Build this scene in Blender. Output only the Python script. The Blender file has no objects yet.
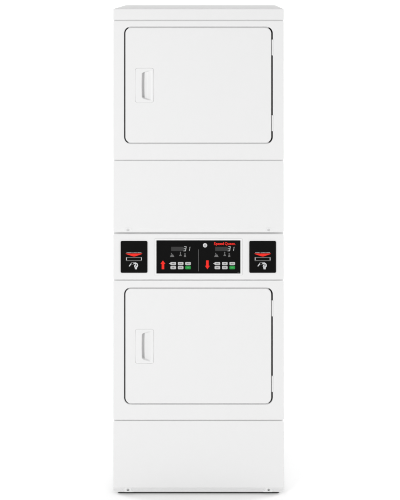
import bpy, bmesh, math, random
from mathutils import Vector, Matrix
random.seed(4)
PI = math.pi
scene = bpy.context.scene
COL = scene.collection

# ------------------------------------------------------------------ scale
S = 0.004023                       # metres per photo pixel on the front plane
X = lambda px: (px - 198.5) * S
Z = lambda py: (494.5 - py) * S
DEPTH = 0.71

# ------------------------------------------------------------------ materials
def mat(name, col, rough=0.4, spec=0.5, coat=0.0, bump=0.0, bscale=600, metal=0.0, emit=0.0, vary=0.0):
    m = bpy.data.materials.new(name); m.use_nodes = True
    nt = m.node_tree; b = nt.nodes['Principled BSDF']
    b.inputs['Base Color'].default_value = (*col, 1)
    b.inputs['Roughness'].default_value = rough
    b.inputs['Specular IOR Level'].default_value = spec
    b.inputs['Coat Weight'].default_value = coat
    b.inputs['Coat Roughness'].default_value = 0.25
    b.inputs['Metallic'].default_value = metal
    if emit:
        b.inputs['Emission Color'].default_value = (*col, 1)
        b.inputs['Emission Strength'].default_value = emit
    tc = nt.nodes.new('ShaderNodeTexCoord')
    if bump:
        n = nt.nodes.new('ShaderNodeTexNoise'); n.inputs['Scale'].default_value = bscale
        n.inputs['Detail'].default_value = 3
        nt.links.new(tc.outputs['Object'], n.inputs['Vector'])
        bp = nt.nodes.new('ShaderNodeBump'); bp.inputs['Strength'].default_value = bump
        bp.inputs['Distance'].default_value = 0.0004
        nt.links.new(n.outputs['Fac'], bp.inputs['Height'])
        nt.links.new(bp.outputs['Normal'], b.inputs['Normal'])
    if vary:
        n2 = nt.nodes.new('ShaderNodeTexNoise'); n2.inputs['Scale'].default_value = 9
        n2.inputs['Detail'].default_value = 5
        nt.links.new(tc.outputs['Object'], n2.inputs['Vector'])
        mr = nt.nodes.new('ShaderNodeMapRange')
        mr.inputs['To Min'].default_value = rough - vary; mr.inputs['To Max'].default_value = rough + vary
        nt.links.new(n2.outputs['Fac'], mr.inputs['Value'])
        nt.links.new(mr.outputs['Result'], b.inputs['Roughness'])
    return m

M_white  = mat('white_enamel', (0.70, 0.70, 0.70), 0.42, 0.4, 0.0, 0.10, 420, vary=0.05)
M_plast  = mat('white_plastic', (0.705, 0.705, 0.705), 0.38, 0.4, 0.0, 0.05, 700, vary=0.04)
M_black  = mat('black_overlay', (0.003, 0.003, 0.003), 0.5, 0.06, 0, 0.05, 900)
M_gasket = mat('black_rubber', (0.02, 0.02, 0.02), 0.8, 0.1)
M_red    = mat('red_print', (0.76, 0.026, 0.018), 0.5, 0.08)
M_green  = mat('green_key', (0.006, 0.25, 0.036), 0.45, 0.3)
M_key    = mat('grey_key', (0.43, 0.43, 0.43), 0.45, 0.3)
M_keyink = mat('key_ink', (0.20, 0.20, 0.20), 0.5, 0.2)
M_lcd    = mat('display_glass', (0.030, 0.030, 0.030), 0.4, 0.2)
M_digit  = mat('lit_segment', (0.44, 0.45, 0.45), 0.4, 0.1, emit=0.04)
M_grey   = mat('grey_print', (0.12, 0.12, 0.12), 0.5, 0.2)
M_line   = mat('dark_grey_print', (0.07, 0.07, 0.07), 0.5, 0.2)
M_pale   = mat('pale_print', (0.50, 0.51, 0.52), 0.5, 0.2)
M_steel  = mat('screw_steel', (0.42, 0.42, 0.42), 0.35, 0.5, metal=0.9)
M_lock   = mat('lock_face', (0.55, 0.55, 0.55), 0.35, 0.5)
M_foot   = mat('foot_rubber', (0.03, 0.03, 0.03), 0.7, 0.2)  # rubber of the feet, also lent to the added shade block
M_sweep  = mat('white_sweep', (0.90, 0.90, 0.90), 0.9, 0.0, 0, 0.03, 200)

# ------------------------------------------------------------------ mesh helpers
class MB:
    def __init__(s): s.bm = bmesh.new(); s.mi = 0
    def face(s, vs, smooth=False):
        try: f = s.bm.faces.new(vs)
        except ValueError: return None
        f.material_index = s.mi; f.smooth = smooth; return f
    def build(s, name, mats, parent=None, label=None, sharp=None):
        if not isinstance(mats, (list, tuple)): mats = [mats]
        bmesh.ops.recalc_face_normals(s.bm, faces=s.bm.faces[:])
        me = bpy.data.meshes.new(name); s.bm.to_mesh(me); s.bm.free()
        for m in mats: me.materials.append(m)
        o = bpy.data.objects.new(name, me); COL.objects.link(o)
        if parent: o.parent = parent
        if label: o['label'] = label
        return o

def rrect(x0, x1, z0, z1, r, n=8):
    """rounded rectangle, counter-clockwise, 4*(n+1) points"""
    r = max(r, 1e-5); pts = []
    for cx, cz, a in ((x1-r, z1-r, 0), (x0+r, z1-r, PI/2), (x0+r, z0+r, PI), (x1-r, z0+r, 1.5*PI)):
        for i in range(n+1):
            t = a + PI/2*i/n
            pts.append((cx + r*math.cos(t), cz + r*math.sin(t)))
    return pts

def ring(mb, pts, y): return [mb.bm.verts.new((p[0], y, p[1])) for p in pts]
def bridge(mb, a, b, smooth=False):
    n = len(a)
    for i in range(n):
        mb.face((a[i], a[(i+1) % n], b[(i+1) % n], b[i]), smooth)

def plate(mb, x0, x1, z0, z1, yf, yb, r=0.004, bev=0.0015, hole=None, seg=4, n=8):
    """slab facing -Y with rounded corners, rolled front edges and an optional hole (x0,x1,z0,z1,r,bev)"""
    if x0 > x1: x0, x1 = x1, x0
    if z0 > z1: z0, z1 = z1, z0
    back = ring(mb, rrect(x0, x1, z0, z1, r, n), yb)
    prev = back
    for k in range(seg+1):
        t = PI/2*k/seg
        ins = bev*(1-math.cos(t)); y = yf + bev*(1-math.sin(t))
        cur = ring(mb, rrect(x0+ins, x1-ins, z0+ins, z1-ins, max(r-ins, 1e-4), n), y)
        bridge(mb, prev, cur, k > 0); prev = cur
    if not hole:
        mb.face(prev); mb.face(back[::-1])
    else:
        hx0, hx1, hz0, hz1, hr, hb = hole
        if hz0 > hz1: hz0, hz1 = hz1, hz0
        hp = None
        for k in range(seg+1):
            t = PI/2*k/seg
            out = hb*(1-math.sin(t)); y = yf + hb*(1-math.cos(t))
            cur = ring(mb, rrect(hx0-out, hx1+out, hz0-out, hz1+out, hr+out, n), y)
            bridge(mb, hp if hp else prev, cur, hp is not None); hp = cur
        hback = ring(mb, rrect(hx0, hx1, hz0, hz1, hr, n), yb)
        bridge(mb, hp, hback); bridge(mb, hback, back)

def prism(mb, pts, yf, yb):
    a = ring(mb, pts, yf); b = ring(mb, pts, yb)
    mb.face(a); mb.face(b[::-1]); bridge(mb, a, b)

def ppoly(mb, pxs, yf, yb): prism(mb, [(X(a), Z(b)) for a, b in pxs], yf, yb)
def pbox(mb, x0, x1, y0, y1, yf, yb, r=0.2):
    prism(mb, rrect(X(x0), X(x1), Z(y1), Z(y0), r*S, 4), yf, yb)
def disc(mb, cx, cz, r, yf, yb, n=28, bev=0.0):
    c = [(cx + r*math.cos(2*PI*i/n), cz + r*math.sin(2*PI*i/n)) for i in range(n)]
    if not bev: prism(mb, c, yf, yb); return
    b = ring(mb, c, yb); prev = b
    for k in range(5):
        t = PI/2*k/4; q = (r - bev*(1-math.cos(t)))/r
        cur = ring(mb, [(cx+(p[0]-cx)*q, cz+(p[1]-cz)*q) for p in c], yf + bev*(1-math.sin(t)))
        bridge(mb, prev, cur, k > 0); prev = cur
    mb.face(prev); mb.face(b[::-1])

def add_text(mb, body, px0, px1, pytop, pybase, yf, th=0.0003, bold=0.0, spacing=1.0):
    """lettering fitted to a box: px0..px1 wide, cap height pytop..pybase"""
    cu = bpy.data.curves.new('lettering', 'FONT'); cu.body = body; cu.size = 1
    cu.offset = bold; cu.space_character = spacing; cu.extrude = 0.02; cu.resolution_u = 4
    ob = bpy.data.objects.new('lettering', cu); COL.objects.link(ob)
    dg = bpy.context.evaluated_depsgraph_get(); dg.update()
    me = bpy.data.meshes.new_from_object(ob.evaluated_get(dg))
    bpy.data.objects.remove(ob); bpy.data.curves.remove(cu)
    xs = [v.co.x for v in me.vertices]
    x0, x1 = min(xs), max(xs)
    cap = 0.729 + 2*bold if body[0] != ':' else 1
    sx = (X(px1)-X(px0))/(x1-x0); sz = (Z(pytop)-Z(pybase))/cap
    base = mb.bm.verts[:] ; vs = []
    for v in me.vertices:
        vs.append(mb.bm.verts.new((X(px0)+(v.co.x-x0)*sx, yf + (0 if v.co.z > 0 else th), Z(pybase)+(v.co.y+bold)*sz)))
    for p in me.polygons: mb.face([vs[i] for i in p.vertices])
    bpy.data.meshes.remove(me)

def smooth(t): t = min(1, max(0, t)); return t*t*(3-2*t)

# ------------------------------------------------------------------ the dryer
root = bpy.data.objects.new('stacked_dryer', None); COL.objects.link(root)
root.empty_display_size = 0.3
root['label'] = 'tall white stacked coin laundry dryer with two doors and black control panels'
root['category'] = 'dryer'

L, R = 113.2, 283.8                # outer sides, photo pixels
BOT = 492.2

# door openings (photo px): left, right, top, bottom
OPEN_U = (124.15, 272.75, 26.75, 143.75)
OPEN_L = (124.15, 272.75, 287.75, 404.55)
RC = 6.6*S
GS, GT, GB = 0.0056, 0.0034, 0.0036   # gaps: sides, top, bottom
YC = 0.0065                        # face of the carcass behind the sheet panels

def hole_of(o, grow=0.0, bev=0.0026):
    return (X(o[0])-grow, X(o[1])+grow, Z(o[3])-grow, Z(o[2])+grow, RC+grow, bev)

# carcass: closed body with a front frame and two door wells
mb = MB()
e = 0.0012
plate(mb, X(L)+e, X(R)-e, Z(BOT)+0.003, Z(12), 0.035, DEPTH-0.004, 0.004, 0.001)
plate(mb, X(L)+e, X(R)-e, Z(160.4), Z(14), YC, 0.0352, 0.003, 0.0005, hole_of(OPEN_U, 0.0004, 0.0002))
plate(mb, X(L)+e, X(R)-e, Z(231.0), Z(160.4)-0.0001, YC, 0.0352, 0.0005, 0.0005)
plate(mb, X(L)+e, X(R)-e, Z(235.4)+0.0001, Z(231.0)-0.0001, 0.0105, 0.0352, 0.0005, 0.0003)
plate(mb, X(L)+e, X(R)-e, Z(280.2), Z(235.4), YC, 0.0352, 0.0005, 0.0005)
plate(mb, X(L)+e, X(R)-e, Z(420.6), Z(280.2)-0.0001, YC, 0.0352, 0.003, 0.0005, hole_of(OPEN_L, 0.0004, 0.0002))
plate(mb, X(L)+e, X(R)-e, Z(BOT)+0.004, Z(420.6)-0.0001, YC, 0.0352, 0.003, 0.0005)
mb.build('cabinet', M_white, root)

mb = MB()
plate(mb, X(L+4.5), X(R-4.5), 0.0022, Z(BOT)+0.0028, 0.0115, DEPTH-0.03, 0.003, 0.001)  # added near-black block: stops light under the cabinet, stands in for contact shadow
mb.build('gap_shade_block', M_foot, root)

# top
mb = MB()
plate(mb, X(L)-0.0006, X(R)+0.0006, Z(20.0), Z(8.8), -0.0010, DEPTH, 0.0035, 0.003, seg=5)
mb.build('top_panel', M_white, root)

# ---- fronts with door openings, doors, hinges, handles
def front_panel(y0, y1, o, label):
    mb = MB()
    plate(mb, X(L), X(R), Z(y1), Z(y0), 0.0, YC-0.0003, 0.0065, 0.0022, hole_of(o), seg=4)
    for za, zb in ((Z(o[2])-0.012, Z(o[2])+0.0003), (Z(o[3])-0.0003, Z(o[3])+0.012)):   # return flanges above and below the door
        plate(mb, X(o[0])+RC*0.62, X(o[1])-RC*0.62, za, zb, 0.0084, 0.0100, 0.0004, 0.0002)
    fp = mb.build('front_panel', M_white, root, label)
    mb = MB()                      # black rubber seal at the bottom of the gap
    h = hole_of(o)
    plate(mb, h[0]+0.0003, h[1]-0.0003, h[2]+0.0003, h[3]-0.0003, 0.0125, 0.0345, RC, 0.0005,
          (h[0]+0.03, h[1]-0.03, h[2]+0.03, h[3]-0.03, RC, 0.001))
    mb.build('door_seal', M_gasket, fp)

def handle_mesh(hx0, hx1, hz0, hz1, yface):
    """moulded grip: a slightly raised escutcheon with a pocket that is deep on the left and runs out to the right"""
    mb = MB()
    nx, nz = 190, 300
    m = 0.0015
    cx, cz = (hx0+hx1)/2, (hz0+hz1)/2; hw, hh = (hx1-hx0)/2, (hz1-hz0)/2
    r = 0.009
    P0, P1 = hx0 + 6.35*S, hx1 - 1.6*S        # pocket from its lip to where it runs out
    def h(x, z):
        bul = 0.0005*((z-cz)/hh)**2            # sides bow out in the middle
        dx = abs(x-cx) - (hw - bul - r); dz = abs(z-cz) - (hh - r)
        d = math.hypot(max(dx, 0), max(dz, 0)) + min(max(dx, dz), 0) - r
        if d > 0: return -0.0026
        out = -0.0026 + 0.0038*math.sqrt(max(0, 1-(1-min(1, -d/0.0030))**2))
        # pocket
        u = (x-P0)/(P1-P0)
        if u <= -0.1: return out
        # upper and lower edges curve away to the right
        q = max(0.0, min(1.0, u))
        edge = 15.2*S*(0.73 + 0.27*min(1, q/0.75)**0.42)
        kz = smooth((edge - abs(z-cz))/0.0060)
        xl = x - P0 - 0.0022*((z-cz)/hh)**2
        trench = smooth(xl/0.0022)*(0.0200 - 0.003*min(1, max(0, xl)/0.011))*(1-smooth((xl-0.0098)/0.0026))
        ramp = 0.0095*(1-smooth(max(0, (u-0.45)/0.57)))*smooth((xl-0.0005)/0.002)
        depth = max(trench, ramp)*kz
        return out - depth
    g = []
    for j in range(nz+1):
        z = hz0 - m + (hz1-hz0+2*m)*j/nz
        row = []
        for i in range(nx+1):
            x = hx0 - m + (hx1-hx0+2*m)*i/nx
            row.append(mb.bm.verts.new((x, yface - h(x, z), z)))
        g.append(row)
    for j in range(nz):
        for i in range(nx):
            mb.face((g[j][i], g[j][i+1], g[j+1][i+1], g[j+1][i]), True)
    return mb

def door(o, label):
    YF = -0.0012
    x0, x1 = X(o[0])+GS-0.0009, X(o[1])-GS-0.0003
    z1, z0 = Z(o[2])-GT, Z(o[3])+GB
    hx0, hx1 = X(135.2), X(153.9)
    hz1, hz0 = Z(o[2]+41.2), Z(o[2]+75.8)
    mb = MB()
    plate(mb, x0, x1, z0, z1, YF, 0.0105, RC-0.003, 0.0034,
          (hx0+0.0003, hx1-0.0003, hz0+0.0003, hz1-0.0003, 0.0087, 0.0006))
    d = mb.build('door', M_white, root, label)
    hb = handle_mesh(hx0, hx1, hz0, hz1, YF)
    hb.build('handle', M_plast, d)
    first = None
    for yc in (o[2]+20.7, o[3]-20.5):
        if first is None:
            mb = MB()
            hw = 0.0030
            cxh = X(272.72)
            # folded leaf: a flat strip with a rolled knuckle line down its right side
            plate(mb, cxh-hw-0.0006, cxh+hw-0.0022, -7.9*S, 7.9*S, -0.0016, 0.009, 0.0012, 0.0009)
            plate(mb, cxh+hw-0.0019, cxh+hw+0.0006, -7.9*S, 7.9*S, -0.0010, 0.009, 0.0008, 0.0008)
            first = mb.build('hinge', M_plast, d); hg = first
        else:
            hg = first.copy(); COL.objects.link(hg); hg.parent = d
        hg.location = (0, 0, Z(yc))

front_panel(20.75, 159.95, OPEN_U, 'upper front panel around the upper door')
front_panel(280.6, 420.1, OPEN_L, 'lower front panel around the lower door')
door(OPEN_U, 'upper door')
door(OPEN_L, 'lower door')

# ---- sheet panels with a rolled lower edge and dimpled screw notches
def skirt_panel(name, y0, y1, crease, screws, tilt, lipk, bossk, screw_mat, label):
    mb = MB()
    xl, xr = X(L), X(R)
    zt, zc, zb = Z(y0), Z(crease-3.2), Z(y1)
    # flat upper sheet: rounded at the top, square where the skirt takes over
    n, bev, r = 8, 0.0022, 0.0065
    def cont(ins):
        pts = []
        for cx, a in ((xr-r, 0), (xl+r, PI/2)):
            for i in range(n+1):
                t = a + PI/2*i/n
                pts.append((cx + (r-ins)*math.cos(t), zt-r + (r-ins)*math.sin(t)))
        return [(xr-ins, zc)] + pts + [(xl+ins, zc)]
    prev = None; seg = 4
    rows = [(0.0, YC-0.0003)] + [(bev*(1-math.cos(PI/2*k/seg)), bev*(1-math.sin(PI/2*k/seg))) for k in range(seg+1)]
    for ki, (ins, y) in enumerate(rows):
        cur = ring(mb, cont(ins), y)
        if prev:
            for i in range(len(cur)-1): mb.face((prev[i], prev[i+1], cur[i+1], cur[i]), ki > 1)
        prev = cur
    mb.face(prev)
    # skirt: fine grid carrying the crease, the dimples and the rolled edges
    xs = set()
    for k in range(9): 
        t = PI/2*k/8
        xs.add(xl+bev*(1-math.cos(t))); xs.add(xr-bev*(1-math.cos(t)))
    k = xl + bev
    while k < xr - bev: xs.add(round(k, 6)); k += 0.012
    for sx in screws:
        for i in range(-64, 65): xs.add(X(sx)+i*0.0004)
    xs = sorted(xs); xs = [v for i, v in enumerate(xs) if i == 0 or v-xs[i-1] > 1e-5]
    zs = []
    N = 90
    for j in range(N+1): zs.append(zc + (zb-zc)*j/N)
    sz = Z(y1 - 2.2)
    def yof(x, z):
        d = smooth((Z(crease)-z)/0.0024)
        t = max(0.0, (Z(crease)-z)/(Z(crease)-zb))
        y = tilt*t + 0.0006*d                                       # lower strip leans back
        lip = smooth((t-0.62)/0.14)*lipk; y *= 1-0.75*lip            # and a lip comes forward again
        for sx in screws:                                           # bell-shaped boss for each screw
            dz = max(0.0, z-sz)/(2.9*S); wd = (3.6 + 1.3*smooth((sz+0.004-z)/0.009))*S
            q = math.hypot((x-X(sx))/wd, dz)
            b = smooth((1-q)/0.28)
            y = y*(1-b) + 0.0001*b - 0.0007*1.7*math.exp(-((q-0.92)/0.12)**2)*(1 if z > sz-0.004 else 0.5)*bossk
            y += 0.0014*smooth((0.0066-math.hypot(x-X(sx), z-sz))/0.003)
        # rolled outer edges
        for ed in (x-xl, xr-x):
            if ed < bev: y += bev - math.sqrt(max(0, bev*bev-(bev-ed)**2))
        ed = z-zb
        rr = 0.0018
        if ed < rr: y += rr - math.sqrt(max(0, rr*rr-(rr-ed)**2))
        return y
    cr, mid = 0.0065, (xl+xr)/2
    def pull(z):                                                    # lower corners are rounded off
        q = max(0.0, cr-(z-zb)); return 1 - (cr-math.sqrt(max(0, cr*cr-q*q)))/(xr-mid)
    g = [[mb.bm.verts.new((mid+(x-mid)*pull(z), yof(x, z), z)) for x in xs] for z in zs]
    for j in range(len(zs)-1):
        for i in range(len(xs)-1):
            mb.face((g[j][i], g[j][i+1], g[j+1][i+1], g[j+1][i]), True)
    p = mb.build(name, M_white, root, label)
    for sx in screws:
        s = MB()
        disc(s, X(sx), sz, 0.0036, -0.0028, 0.002, 24, 0.0016)
        s.mi = 1
        for a in (0.4, 0.4+PI/2):
            c, q = math.cos(a), math.sin(a); l, w = 0.0024, 0.00045
            prism(s, [(X(sx)+u*c*l - v*q*w, sz+u*q*l+v*c*w) for u, v in ((-1,-1),(1,-1),(1,1),(-1,1))], -0.0030, -0.002)
        s.build('screw', [screw_mat, M_keyink if screw_mat is M_white else M_gasket], p)
    return p
skirt_panel('access_panel', 160.75, 232.3, 228.3, (128.0, 268.7), 0.0008, 0.0, 0.85, M_white, None)
skirt_panel('kick_panel', 420.9, BOT, 487.6, (128.0, 268.7), 0.0085, 1.0, 0.5, M_steel, None)

# ---- control section
mb = MB()
plate(mb, X(L), X(R), Z(279.75), Z(233.95), 0.0, YC-0.0003, 0.0065, 0.0022)
mb.build('control_panel', M_white, root)

mb = MB()
plate(mb, X(154.5), X(242.4), Z(275.4), Z(238.6), -0.0022, 0.001, 0.004, 0.0016,
      (X(156.45), X(240.45), Z(273.4), Z(240.25), 0.0012, 0.0006))
mb.build('control_bezel', M_plast, root)

YB = -0.0012                       # face of the black overlay
mb = MB()
plate(mb, X(156.45)-0.0004, X(240.45)+0.0004, Z(273.4)-0.0004, Z(240.25)+0.0004, YB, 0.0005, 0.001, 0.0002)
board = mb.build('control_board', M_black, root)
YP = YB - 0.00025                  # printed marks stand a hair proud

def seven(mb, cx0, cx1, y0, y1, segs):
    """slanted seven-segment figure in photo pixels"""
    w = cx1-cx0; h = y1-y0; t = 0.62; sl = 0.17
    def P(u, v): return (cx0 + u + sl*(h-v), y0 + v)
    m = h/2
    S_ = {'a': [(0.1,0),(w-0.1,0),(w-0.1-t*.6,t),(0.1+t*.6,t)],
          'd': [(0.1+t*.6,h-t),(w-0.1-t*.6,h-t),(w-0.1,h),(0.1,h)],
          'g': [(0.25,m-t/2),(w-0.25,m-t/2),(w-0.05,m),(w-0.25,m+t/2),(0.25,m+t/2),(0.05,m)],
          'b': [(w,0.1),(w,m-0.1),(w-t,m-0.35),(w-t,t)],
          'c': [(w,m+0.1),(w,h-0.1),(w-t,h-t),(w-t,m+0.35)]}
    for s in segs: ppoly(mb, [P(u, v) for u, v in S_[s]], YP-0.0002, YP+0.0001)

def display(dx, label):
    mb = MB()
    pbox(mb, 171.1+dx, 183.6+dx, 246.75, 250.9, YP, YB+0.0001, 0.15)
    mb.mi = 1
    seven(mb, 183.2+dx, 185.8+dx, 246.3, 251.1, 'abcdg')
    seven(mb, 187.0+dx, 189.6+dx, 246.5, 251.0, 'bc')
    mb.build('display', [M_lcd, M_digit], board, label)

def icons(dx):
    mb = MB()
    y = YP
    disc(mb, X(171.5+dx), Z(253.4), 0.55*S, y, YB+0.0001, 14)
    ppoly(mb, [(171.0+dx,254.5),(173.0+dx,254.3),(174.4+dx,256.9),(170.0+dx,256.9)], y, YB+0.0001)
    disc(mb, X(180.5+dx), Z(252.4), 0.62*S, y, YB+0.0001, 14)
    ppoly(mb, [(180.15+dx,253.2),(180.85+dx,253.2),(181.1+dx,254.4),(182.0+dx,255.9),(179.1+dx,255.9),(179.9+dx,254.4)], y, YB+0.0001)
    pbox(mb, 184.3+dx, 185.7+dx, 253.2, 254.0, y, YB+0.0001, 0.2)
    ppoly(mb, [(184.3+dx,254.5),(185.8+dx,254.5),(186.1+dx,256.9),(183.9+dx,256.9)], y, YB+0.0001)
    mb.build('status_icon', M_grey, board)

def button(cx, cy, w, h, mats, tip=False, mark=0, label=None):
    mb = MB()
    x0, x1, z0, z1 = X(cx-w/2), X(cx+w/2), Z(cy+h/2), Z(cy-h/2)
    plate(mb, x0, x1, z0, z1, YB-0.0009, YB+0.0001, 0.0035, 0.0006, n=5, seg=3)
    if tip:
        ppoly(mb, [(cx-w/2-1.5,cy),(cx-w/2+0.25,cy-0.95),(cx-w/2+0.25,cy+0.95)], YB-0.0006, YB+0.0001)
    mb.mi = 1
    yk = YB-0.0011
    ws = ((2.6,), (1.1, 1.1), (1.7, 0.8), (2.2,), (0.8, 1.5), (2.7,))[mark]
    tot = sum(ws) + 0.3*(len(ws)-1); xx = cx-tot/2
    for q in ws:
        pbox(mb, xx, xx+q, cy-0.5, cy+0.5, yk, YB-0.0008, 0.2); xx += q+0.3
    o = mb.build('button', mats, board, label)
    return o

M_greenink = mat('green_key_ink', (0.04, 0.34, 0.08), 0.45, 0.3)
def keypad(dx):
    cols = (173.25+dx, 180.65+dx, 188.05+dx)
    for j, cy in enumerate((263.45, 267.5)):
        for i, cx in enumerate(cols):
            g = (i == 2 and j == 1)
            button(cx, cy, 5.65, 3.25, [M_green, M_greenink] if g else [M_key, M_keyink],
                   i == 0 and j == 0, (j*3+i) % 6, 'green start button' if g else
                   ('grey button with a pointed left end' if i == 0 and j == 0 else None))

def arrow(cx, up):
    mb = MB()
    pts = [(-2.5,-0.9),(0,-4.4),(2.5,-0.9),(1.3,-0.9),(1.3,4.4),(-1.3,4.4),(-1.3,-0.9)]
    k = 1 if up else -1
    ppoly(mb, [(cx+a, 264.75+k*b) for a, b in pts], YP, YB+0.0001)
    mb.build('arrow_symbol', M_red, board, 'red arrow pointing up' if up else 'red arrow pointing down')

display(0, 'left display lit with 31'); display(44.1, 'right display lit with 31')
icons(0); icons(44.2)
keypad(0); keypad(44.15)
arrow(162.95, True); arrow(207.4, False)
mb = MB(); pbox(mb, 198.25, 198.8, 249.3, 271.2, YP, YB+0.0001, 0.1); mb.build('divider_line', M_line, board)
mb = MB()
disc(mb, X(205.05), Z(245.2), 2.2*S, YB-0.0022, YB+0.0001, 32, 0.0010)
mb.mi = 1
pbox(mb, 203.9, 206.2, 245.25, 246.05, YB-0.0024, YB-0.002, 0.3)
pbox(mb, 204.75, 205.35, 243.7, 244.7, YB-0.0024, YB-0.002, 0.2)
mb.build('key_lock', [M_lock, M_keyink], board)
mb = MB()
add_text(mb, 'Speed', 213.95, 223.95, 242.0, 244.95, YP, bold=0.027, spacing=1.06)
add_text(mb, 'Queen', 224.75, 234.75, 242.0, 244.95, YP, bold=0.027, spacing=1.06)
disc(mb, X(235.35), Z(244.7), 0.28*S, YP, YB+0.0001, 12)
mb.build('brand_lettering', M_red, board)
mb = MB(); pbox(mb, 237.4, 239.5, 272.35, 272.75, YP, YB+0.0001, 0.1); mb.build('fine_print', M_line, board)

# ---- card readers
def card_reader(dx, label):
    mb = MB()
    plate(mb, X(120.75+dx), X(147.4+dx), Z(272.7), Z(241.0), -0.0032, 0.001, 0.0050, 0.0011, n=6)
    rd = mb.build('card_reader', M_black, root, label)
    y0 = -0.0034; yb = -0.0030
    mb = MB(); add_text(mb, 'INSERT CARD HERE', 126.7+dx, 141.4+dx, 252.0, 252.85, y0, th=0.0003, bold=0.006)
    mb.build('lettering', M_pale, rd)
    mb = MB(); ppoly(mb, [(125.6+dx,253.35),(142.5+dx,253.35),(141.4+dx,254.1),(134.9+dx,256.3),(133.4+dx,256.3),(126.7+dx,254.1)], y0, yb)
    mb.build('arrow_symbol', M_red, rd)
    mb = MB()                       # slot: a raised grey surround with a dark slit
    plate(mb, X(126.05+dx), X(142.0+dx), Z(260.9), Z(256.8), -0.0046, yb, 0.0010, 0.0006,
          (X(127.05+dx), X(141.0+dx), Z(260.1), Z(257.6), 0.0005, 0.0003), n=4)
    mb.mi = 1
    for q in (126.25, 141.1): pbox(mb, q+dx, q+dx+0.7, 257.2, 259.9, -0.0049, -0.0044, 0.2)
    mb.build('card_slot', [M_grey, M_pale], rd)
    # pictogram of a hand holding a card
    mb = MB()
    ppoly(mb, [(131.2+dx,262.1),(136.4+dx,261.9),(136.4+dx,262.55),(131.7+dx,262.7),(130.9+dx,264.6),(130.2+dx,264.4)], y0, yb)   # card edge
    ppoly(mb, [(131.6+dx,264.4),(134.2+dx,264.1),(134.2+dx,264.5),(131.6+dx,264.9)], y0, yb)
    mb.mi = 1
    ppoly(mb, [(129.0+dx,265.6),(130.6+dx,263.4),(131.6+dx,263.0),(131.4+dx,264.2),(129.8+dx,266.2),(129.1+dx,266.3)], y0-0.0001, yb)  # thumb
    # index finger, knuckles, wrist
    ppoly(mb, [(133.2+dx,262.5),(135.8+dx,262.3),(137.4+dx,263.1),(138.3+dx,264.9),(138.0+dx,266.4),(137.2+dx,267.3),(137.0+dx,269.1),
               (135.0+dx,269.1),(134.8+dx,267.4),(134.1+dx,266.2),(134.4+dx,265.0),(135.3+dx,264.0),(133.3+dx,263.2)], y0-0.0001, yb)
    mb.mi = 2
    ppoly(mb, [(136.0+dx,263.7),(136.8+dx,264.1),(136.9+dx,265.4),(136.3+dx,265.9),(135.7+dx,265.0)], y0-0.0003, y0-0.0001)
    ppoly(mb, [(135.1+dx,265.9),(135.9+dx,266.3),(135.8+dx,266.7),(135.0+dx,266.4)], y0-0.0003, y0-0.0001)
    mb.build('hand_symbol', [M_grey, M_pale, M_line], rd)
card_reader(0, 'left card reader'); card_reader(128.55, 'right card reader')

# ---- levelling feet
ft = None
for fx in (L+9, R-9):
    for fy in (0.06, DEPTH-0.07):
        if ft is None:
            mb = MB(); bm = mb.bm
            prof = [(0.0, 0.0), (0.021, 0.0), (0.022, 0.0015), (0.019, 0.004), (0.008, 0.005), (0.008, 0.011), (0.0, 0.011)]
            n = 20; rs = []
            for r, z in prof[1:-1]:
                rs.append([bm.verts.new((r*math.cos(2*PI*i/n), r*math.sin(2*PI*i/n), z)) for i in range(n)])
            mb.face(rs[0][::-1]); mb.face(rs[-1])
            for a, b in zip(rs, rs[1:]): bridge(mb, a, b, True)
            f = ft = mb.build('levelling_foot', M_foot, root)
        else:
            f = ft.copy(); COL.objects.link(f); f.parent = root
        f.location = (X(fx), fy, 0)

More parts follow.
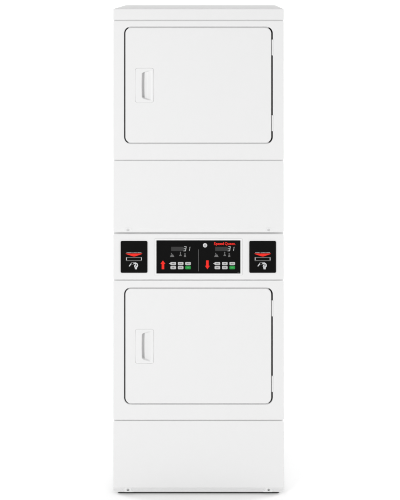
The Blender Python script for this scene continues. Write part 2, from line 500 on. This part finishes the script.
# ------------------------------------------------------------------ white studio sweep
mb = MB()
W, Y0, YW, RAD, H = 16.0, -12.0, 4.6, 1.2, 6.0
prof = [(Y0, 0), (-4, 0), (0, 0), (2, 0)] + [(YW-RAD+RAD*math.sin(PI/2*k/16), RAD-RAD*math.cos(PI/2*k/16)) for k in range(17)] + [(YW, H)]
cols = [-W, -3, 0, 3, W]
g = [[mb.bm.verts.new((x, y, z)) for x in cols] for y, z in prof]
for j in range(len(prof)-1):
    for i in range(len(cols)-1): mb.face((g[j][i], g[j][i+1], g[j+1][i+1], g[j+1][i]), True)
sw = mb.build('backdrop', M_sweep)
sw['kind'] = 'structure'; sw['label'] = 'seamless white studio floor and backdrop'; sw['category'] = 'backdrop'

# ------------------------------------------------------------------ light
w = bpy.data.worlds.new('World'); scene.world = w; w.use_nodes = True
bg = w.node_tree.nodes['Background']
bg.inputs['Color'].default_value = (1, 1, 1, 1); bg.inputs['Strength'].default_value = WORLD = 0.47

def area(name, loc, target, sx, sy, power):
    li = bpy.data.lights.new(name, 'AREA'); li.shape = 'RECTANGLE'; li.size = sx; li.size_y = sy; li.energy = power
    o = bpy.data.objects.new(name, li); COL.objects.link(o); o.location = loc
    o.rotation_euler = (Vector(target)-Vector(loc)).to_track_quat('-Z', 'Y').to_euler()
    return o
area('softbox_left',  (-3.2, -4.6, 2.4), (0, 0, 1.0), 2.4, 3.2, 160)
area('softbox_right', ( 3.4, -4.6, 2.4), (0, 0, 1.0), 2.4, 3.2, 90)
area('background_light', (-4.5, 2.0, 3.2), (0.5, 4.0, 0.6), 2.0, 2.0, 140)
area('background_light', ( 4.5, 2.0, 3.2), (-0.5, 4.0, 0.6), 2.0, 2.0, 140)

area('floor_light', (-3.0, -0.2, 1.75), (-0.4, -0.1, 0.0), 2.6, 0.8, 18)
area('floor_light', ( 3.0, -0.2, 1.75), ( 0.4, -0.1, 0.0), 2.6, 0.8, 28)

# ------------------------------------------------------------------ camera
cd = bpy.data.cameras.new('camera'); cam = bpy.data.objects.new('camera', cd); COL.objects.link(cam)
VX, VY, DIST = 214.0, -21.0, 4.92
cam.location = (X(VX), -DIST, Z(VY)); cam.rotation_euler = (PI/2, 0, 0)
cd.sensor_fit = 'VERTICAL'; cd.sensor_height = 24.0; cd.sensor_width = 24.0
cd.lens = 24.0*DIST/(500*S)
cd.shift_x = (200-VX)/500; cd.shift_y = -(250-VY)/500
cd.clip_start = 0.05; cd.clip_end = 100
scene.camera = cam

scene.view_settings.view_transform = 'Standard'; scene.view_settings.look = 'None'
scene.view_settings.exposure = -0.125; scene.view_settings.gamma = 1.0
scene.cycles.max_bounces = 10; scene.cycles.diffuse_bounces = 6
